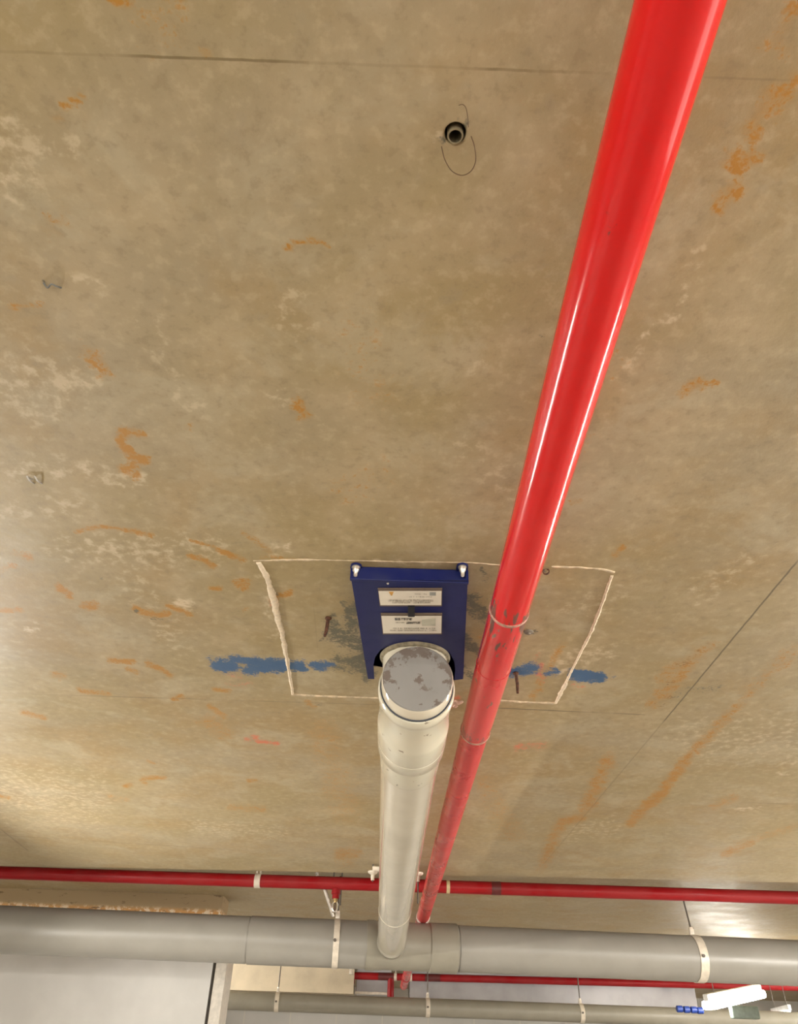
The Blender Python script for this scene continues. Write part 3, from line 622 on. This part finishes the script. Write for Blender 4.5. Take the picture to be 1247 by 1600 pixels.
# ------------------------------------------------------------------ red cross pipes
ZX = .945; RX = .036
a_, b_ = P(0, 1363.5, ZX), P(1247, 1403, ZX); xd = (b_-a_).normalized()
def onl(a, d, px, py):
    """point of the line a + t d whose picture has column px"""
    n = ray(px, py).cross(ray(px+.0, py+50)); return a+d*((EYE-a).dot(n)/d.dot(n))
def X1(px): return onl(a_, xd, px, 1380)
t = thing('red_cross_pipe', 'nearer red cross pipe just beyond the slab edge, above the wide grey pipe', 'pipe', X1(400))
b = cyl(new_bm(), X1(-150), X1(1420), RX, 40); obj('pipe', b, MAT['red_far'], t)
for px, m_, wdt in ((700, 'green_tape', .02), (775, 'dark_band', .055)):
    b = new_bm(); band(b, X1(px), xd, RX, wdt, .0015, 0, 360); o = obj('tape_band', b, MAT[m_], t); o['label'] = 'cream band round the pipe' if m_ == 'green_tape' else 'dark band round the pipe'
# drop nipple with sprinkler head
c_ = X1(526)
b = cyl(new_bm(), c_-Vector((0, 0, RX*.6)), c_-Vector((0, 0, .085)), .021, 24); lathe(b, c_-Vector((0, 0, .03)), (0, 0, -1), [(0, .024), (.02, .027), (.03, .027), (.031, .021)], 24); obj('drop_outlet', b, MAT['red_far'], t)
s = thing('sprinkler_head', 'small brass sprinkler head pointing down from the red cross pipe', 'sprinkler', c_-Vector((0, 0, .09)))
b = lathe(new_bm(), c_-Vector((0, 0, .083)), (0, 0, -1), [(0, .016), (.012, .016), (.014, .010), (.022, .009)], 20); obj('body', b, MAT['brass'], s)
b = new_bm()
for sx in (-1, 1): sweep(b, [c_+Vector((sx*.008, 0, -.10)), c_+Vector((sx*.017, 0, -.115)), c_+Vector((sx*.014, 0, -.14)), c_+Vector((sx*.003, 0, -.153))], .0032, 8)
obj('frame_arm', b, MAT['zinc'], s)
b = cyl(new_bm(), c_-Vector((0, 0, .105)), c_-Vector((0, 0, .15)), .0035, 10); obj('bulb', b, plain('dark bulb', (.05, .02, .02), .2), s)
b = lathe(new_bm(), c_-Vector((0, 0, .153)), (0, 0, -1), [(0, .004), (.001, .018), (.003, .018), (.004, .004)], 20); obj('deflector', b, MAT['zinc'], s)
# clip of the cross pipe
def pipe_clip(c_, d, r, label, wdt=.035, col='white_steel', top=None, gap=True):
    h = thing('pipe_clip', label, 'pipe clip', c_)
    obj('strap', band(new_bm(), c_, d, r+.0006, wdt, .004, 0, 360), MAT[col], h)
    b = new_bm()
    for s_ in ((-1, 1) if gap else (0,)):
        e = d*(s_*wdt*.32); box(b, c_+e+Vector((-.004, -.005, r)), c_+e+Vector((.004, .005, (top if top else ZT)-c_.z)))
    obj('riser_strap', b, MAT[col], h); return h
pipe_clip(X1(403), xd, RX, 'pale clip holding the red cross pipe, left of the white drain pipe')
# thin rods between slab edge and cross pipe
for px, tl in ((520, 'thin dark rod behind the red cross pipe, left of two by the sprinkler'), (533, 'thin dark rod behind the red cross pipe, right of two by the sprinkler')):
    q = X1(px)+Vector((0, .055, 0)); tag(obj('hanger_rod', cyl(new_bm(), q-Vector((0, 0, .03 if px == 520 else .11)), (q.x, q.y, ZT), .004, 8), MAT['rod']), tl, 'rod')
# shiny conduit bending down behind the cross pipe
pA, pB, pC_ = PY(495, 1355, 5.12), PY(507, 1388, 5.15), PY(521, 1432, 5.2)
pA.z = min(pA.z, ZT-.004)
b = sweep(new_bm(), [pA, pA.lerp(pB, .5), pB, pB.lerp(pC_, .5), pC_], .0105, 12); tag(obj('shiny_conduit', b, MAT['zinc']), 'shiny steel conduit slanting down behind the nearer red cross pipe', 'conduit')

ZX2 = .935; RX2 = .036
a2, b2 = P(355, 1519.5, ZX2), P(1247, 1542.5, ZX2); xd2 = (b2-a2).normalized()
def X2(px): return onl(a2, xd2, px, 1530)
t = thing('red_cross_pipe', 'farther red cross pipe, seen below the wide grey pipe', 'pipe', X2(700))
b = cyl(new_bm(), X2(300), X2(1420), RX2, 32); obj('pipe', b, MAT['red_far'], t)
for px in (603, 676): b = band(new_bm(), X2(px), xd2, RX2, .17, .0015, 0, 360); obj('tape_band', b, MAT['dark_band'], t)['label'] = 'dark band round the pipe'
pipe_clip(X2(487), xd2, RX2, 'pale clip on the farther red cross pipe, leftmost of three', .05, gap=False)
pipe_clip(X2(618), xd2, RX2, 'narrow clip on the farther red pipe, just left of the red main', .03, gap=False)
pipe_clip(X2(642), xd2, RX2, 'narrow clip on the farther red pipe, just right of the red main', .03, gap=False)
c_ = X2(552); b = cyl(new_bm(), c_, c_-Vector((0, 0, .075)), .02, 20); obj('drop_outlet', b, MAT['red_far'], t)
c_ = X2(611); b = cyl(new_bm(), c_, c_-Vector((0, 0, .24)), .036, 20); obj('drop_outlet', b, MAT['red_far'], t)

# ------------------------------------------------------------------ wide grey pipe
ZG = .65; RG = .125
ag, bg = P(0, 1452, ZG), P(1247, 1504.5, ZG); gd = (bg-ag).normalized()
def G(px): return onl(ag, gd, px, 1480)
def GL(p): return (p-G(-150)).dot(gd)
t = thing('grey_drain_pipe', 'wide matt grey cross pipe that the white pipe runs into', 'pipe', G(600))
b = lathe(new_bm(), G(-150), gd, [(0, RG), (GL(G(388)), RG)], 64, True); obj('pipe', b, MAT['grey_pvc'], t)
b = lathe(new_bm(), G(-150), gd, [(GL(G(388)), RG-.002), (GL(G(388))+.008, RG-.002), (GL(G(388))+.008, RG+.003), (GL(G(575)), RG+.003)], 64, False); obj('middle_pipe', b, MAT['grey_pvc'], t)
g0 = GL(G(572)); g1 = GL(G(714)); gm = g0+.45*(g1-g0)
b = lathe(new_bm(), G(-150), gd, [(g0, RG), (g0, RG+.008), (g0+.05, RG+.009), (g0+.055, RG+.006), (g0+.09, RG+.006), (g0+.095, RG+.003), (g1-.17, RG+.003), (g1-.165, RG+.008), (g1-.005, RG+.008), (g1, RG)], 64, False)
obj('junction_fitting', b, MAT['grey_fit'], t)
b = lathe(new_bm(), G(-150), gd, [(g1, RG-.003), (g1+.008, RG-.003), (g1+.008, RG), (GL(G(1420)), RG)], 64, True); obj('pipe', b, MAT['grey_pvc'], t)

def strap_hanger(c_, d, r, label, rod_top, wdt=.035, rod_off=(0, 0, 0), group=None, rr=.005):
    h = thing('strap_hanger', label, 'pipe hanger', c_, group)
    obj('strap', band(new_bm(), c_, d, r+.001, wdt, .003, 0, 360), MAT['white_steel'], h)
    top = c_+Vector((0, 0, r)); b = box(new_bm(), top-Vector((.013, .012, .002)), top+Vector((.013, .012, .035)), .002)
    hexnut(b, top+Vector((0, 0, .034)), (0, 0, 1), .013, .012); obj('yoke', b, MAT['white_steel'], h)
    cb = c_+Vector((0, -1, 0))*(r+.004); b = hexnut(new_bm(), cb+Vector((0, .003, .0)), (0, -1, 0), .010, .012); obj('side_bolt', b, MAT['rod'], h)
    e = Vector((c_.x, c_.y, rod_top))+Vector(rod_off); obj('threaded_rod', cyl(new_bm(), top+Vector((0, 0, .03)), e, rr, 10), MAT['rod'], h); return h
strap_hanger(G(525)-Vector((0, 0, 0)), gd, RG+.003, 'strap hanger on the wide grey pipe beneath the sprinkler head', ZT)
strap_hanger(G(1088), gd, RG, 'strap hanger with long rod on the wide grey pipe near the right edge', ZT, rod_off=(-.02, 0, 0), wdt=.05)
# white bracket under grey pipe

q = PY(543, 1512, 9.2); h = thing('ceiling_bracket', 'small white bracket over the farther red pipe, left of the white pipe', 'bracket', q)
b = box(new_bm(), q+Vector((-.10, -.02, .0)), q+Vector((.06, .02, .03)), .004); box(b, q+Vector((.02, -.02, -.06)), q+Vector((.06, .02, .002)), .004); obj('angle_plate', b, MAT['white_steel'], h)
b = cyl(new_bm(), q+Vector((-.06, 0, .025)), (q.x-.06, q.y, ZT), .006, 8); obj('threaded_rod', b, MAT['rod'], h)
# ------------------------------------------------------------------ farther grey pipe
ZG2 = .575; RG2 = .078
a3, b3 = P(355, 1563, ZG2), P(750, 1577.5, ZG2); gd2 = (b3-a3).normalized()
def G2(px): return onl(a3, gd2, px, 1570)
t = thing('grey_drain_pipe', 'narrower grey cross pipe farther off along the bottom edge', 'pipe', G2(600))
b = cyl(new_bm(), G2(330), G2(1420), RG2, 40); obj('pipe', b, MAT['grey_fit'], t)
for px, l in ((433, 'strap hanger on the farther grey pipe, left one near the wall end'), (668, 'strap hanger on the farther grey pipe, middle one right of the red main'), (908, 'strap hanger on the farther grey pipe, right one with the pale nut')):
    strap_hanger(G2(px), gd2, RG2, l, ZT, .04, rr=.006)

# ------------------------------------------------------------------ things in the far bay
def duct(x0, x1, Y, zt, zb, label, dy=.5):
    t = thing('sheet_metal_duct', label, 'duct', ((x0+x1)/2, Y, zb)); b = box(new_bm(), (x0, Y, zb), (x1, Y+dy, zt), .006)
    obj('duct_body', b, MAT['galv'], t, smooth=False)
    b = box(new_bm(), (x0-.01, Y-.012, zb-.012), (x1+.01, Y+.02, zb+.012), .002); obj('flange', b, MAT['white_steel'], t, smooth=False); return t
p0, p1 = PY(556, 1551, 10.1), PY(611, 1553, 10.1); duct(p0.x, p1.x, 10.1, ZT-.01, p0.z, 'short grey sheet metal duct left of the red main in the far bay')
p0, p1 = PY(640, 1559, 10.1), PY(1090, 1571, 10.1); duct(p0.x, p1.x, 10.1, ZT-.01, p0.z-.02, 'long grey sheet metal duct right of the red main in the far bay')
# fluorescent battens
def batten(c_, d, ln, label, group=None, lens=None, fac=1.0):
    t = thing('batten_light', label, 'lamp', c_, group); d = Vector(d).normalized(); sx = d.cross(Vector((0, 0, 1))).normalized(); up = sx.cross(d)
    b = new_bm(); m = Matrix((sx, d, up)).transposed().to_4x4(); m.translation = Vector(c_)
    hw = .02 if lens else .045; box(b, (-hw, -ln/2, .01), (hw, ln/2, .06), .006); bmesh.ops.transform(b, matrix=m, verts=b.verts[:]); obj('housing', b, MAT['housing'], t, smooth=False)
    for s_ in (() if lens else (-1, 1)):
        b = new_bm(); box(b, (-.03, s_*ln/2-.012, -.035), (.03, s_*ln/2+.012, .012), .003); bmesh.ops.transform(b, matrix=m, verts=b.verts[:]); obj('end_holder', b, MAT['housing'], t, smooth=False)
    if lens:
        b = new_bm(); box(b, (-lens, -ln/2+.02, -.05), (lens, ln/2-.02, .012), .02); bmesh.ops.transform(b, matrix=m, verts=b.verts[:]); obj('diffuser', b, MAT['lens'], t)
    A = Vector(c_)-up*.015-d*(ln/2-.015)
    if not lens: obj('tube', cyl(new_bm(), A, A+d*(ln-.03), .016, 20), tube_mat(fac), t)
    for s_ in (-.35, .35):
        q = Vector(c_)+d*ln*s_+Vector((0, 0, .06)); zt = EYE.z+ZC if q.y < edge_y(q.x) else ZT
        if zt-q.z > .02: obj('suspension_rod', cyl(new_bm(), q-Vector((0, 0, .005)), (q.x, q.y, zt), .004, 8), MAT['rod'], t)
    return t
pa, pb = PY(1104, 1567, 7.3), PY(1188, 1549, 8.1)
batten((pa+pb)/2, pb-pa, (pb-pa).length, 'lit fluorescent batten light at the lower right corner', lens=.06)
for (x, y, z, ax, fac, l) in LAMPS: batten(Vector((x, y, z)), (0, 1, 0) if ax == 'Y' else (1, 0, 0), 1.5, l, fac=fac)
# second, end-on lamp at the far right
pa = PY(1212, 1586, 9.4); pb = PY(1232, 1581, 9.2); batten((pa+pb)/2, pb-pa, .28, 'small distant lit lamp at the extreme lower right corner', lens=.03)
# blue handled valves near the lamp
for i, (px, py) in enumerate(((1062, 1576.5), (1073, 1577.5), (1084, 1578), (1094, 1579))):
    q = PY(px, py, 7.9); b = lathe(new_bm(), q-Vector((.028, 0, 0)), (1, 0, 0), [(0, .018), (.006, .026), (.05, .026), (.056, .018)], 20)
    tag(obj('blue_pipe_sleeve', b, MAT['blue_plastic']), ['leftmost', 'second', 'third', 'rightmost'][i]+' of four small blue sleeves left of the lit lamp', 'sleeve', 'blue sleeves by the lamp')
q = PY(1163, 1582, 7.4); b = box(new_bm(), q-Vector((.11, .04, .045)), q+Vector((.11, .04, .045)), .01); tag(obj('junction_box', b, plain('pale green grey box', (.16, .20, .17), .4)), 'pale green grey box under the lit batten light', 'box')
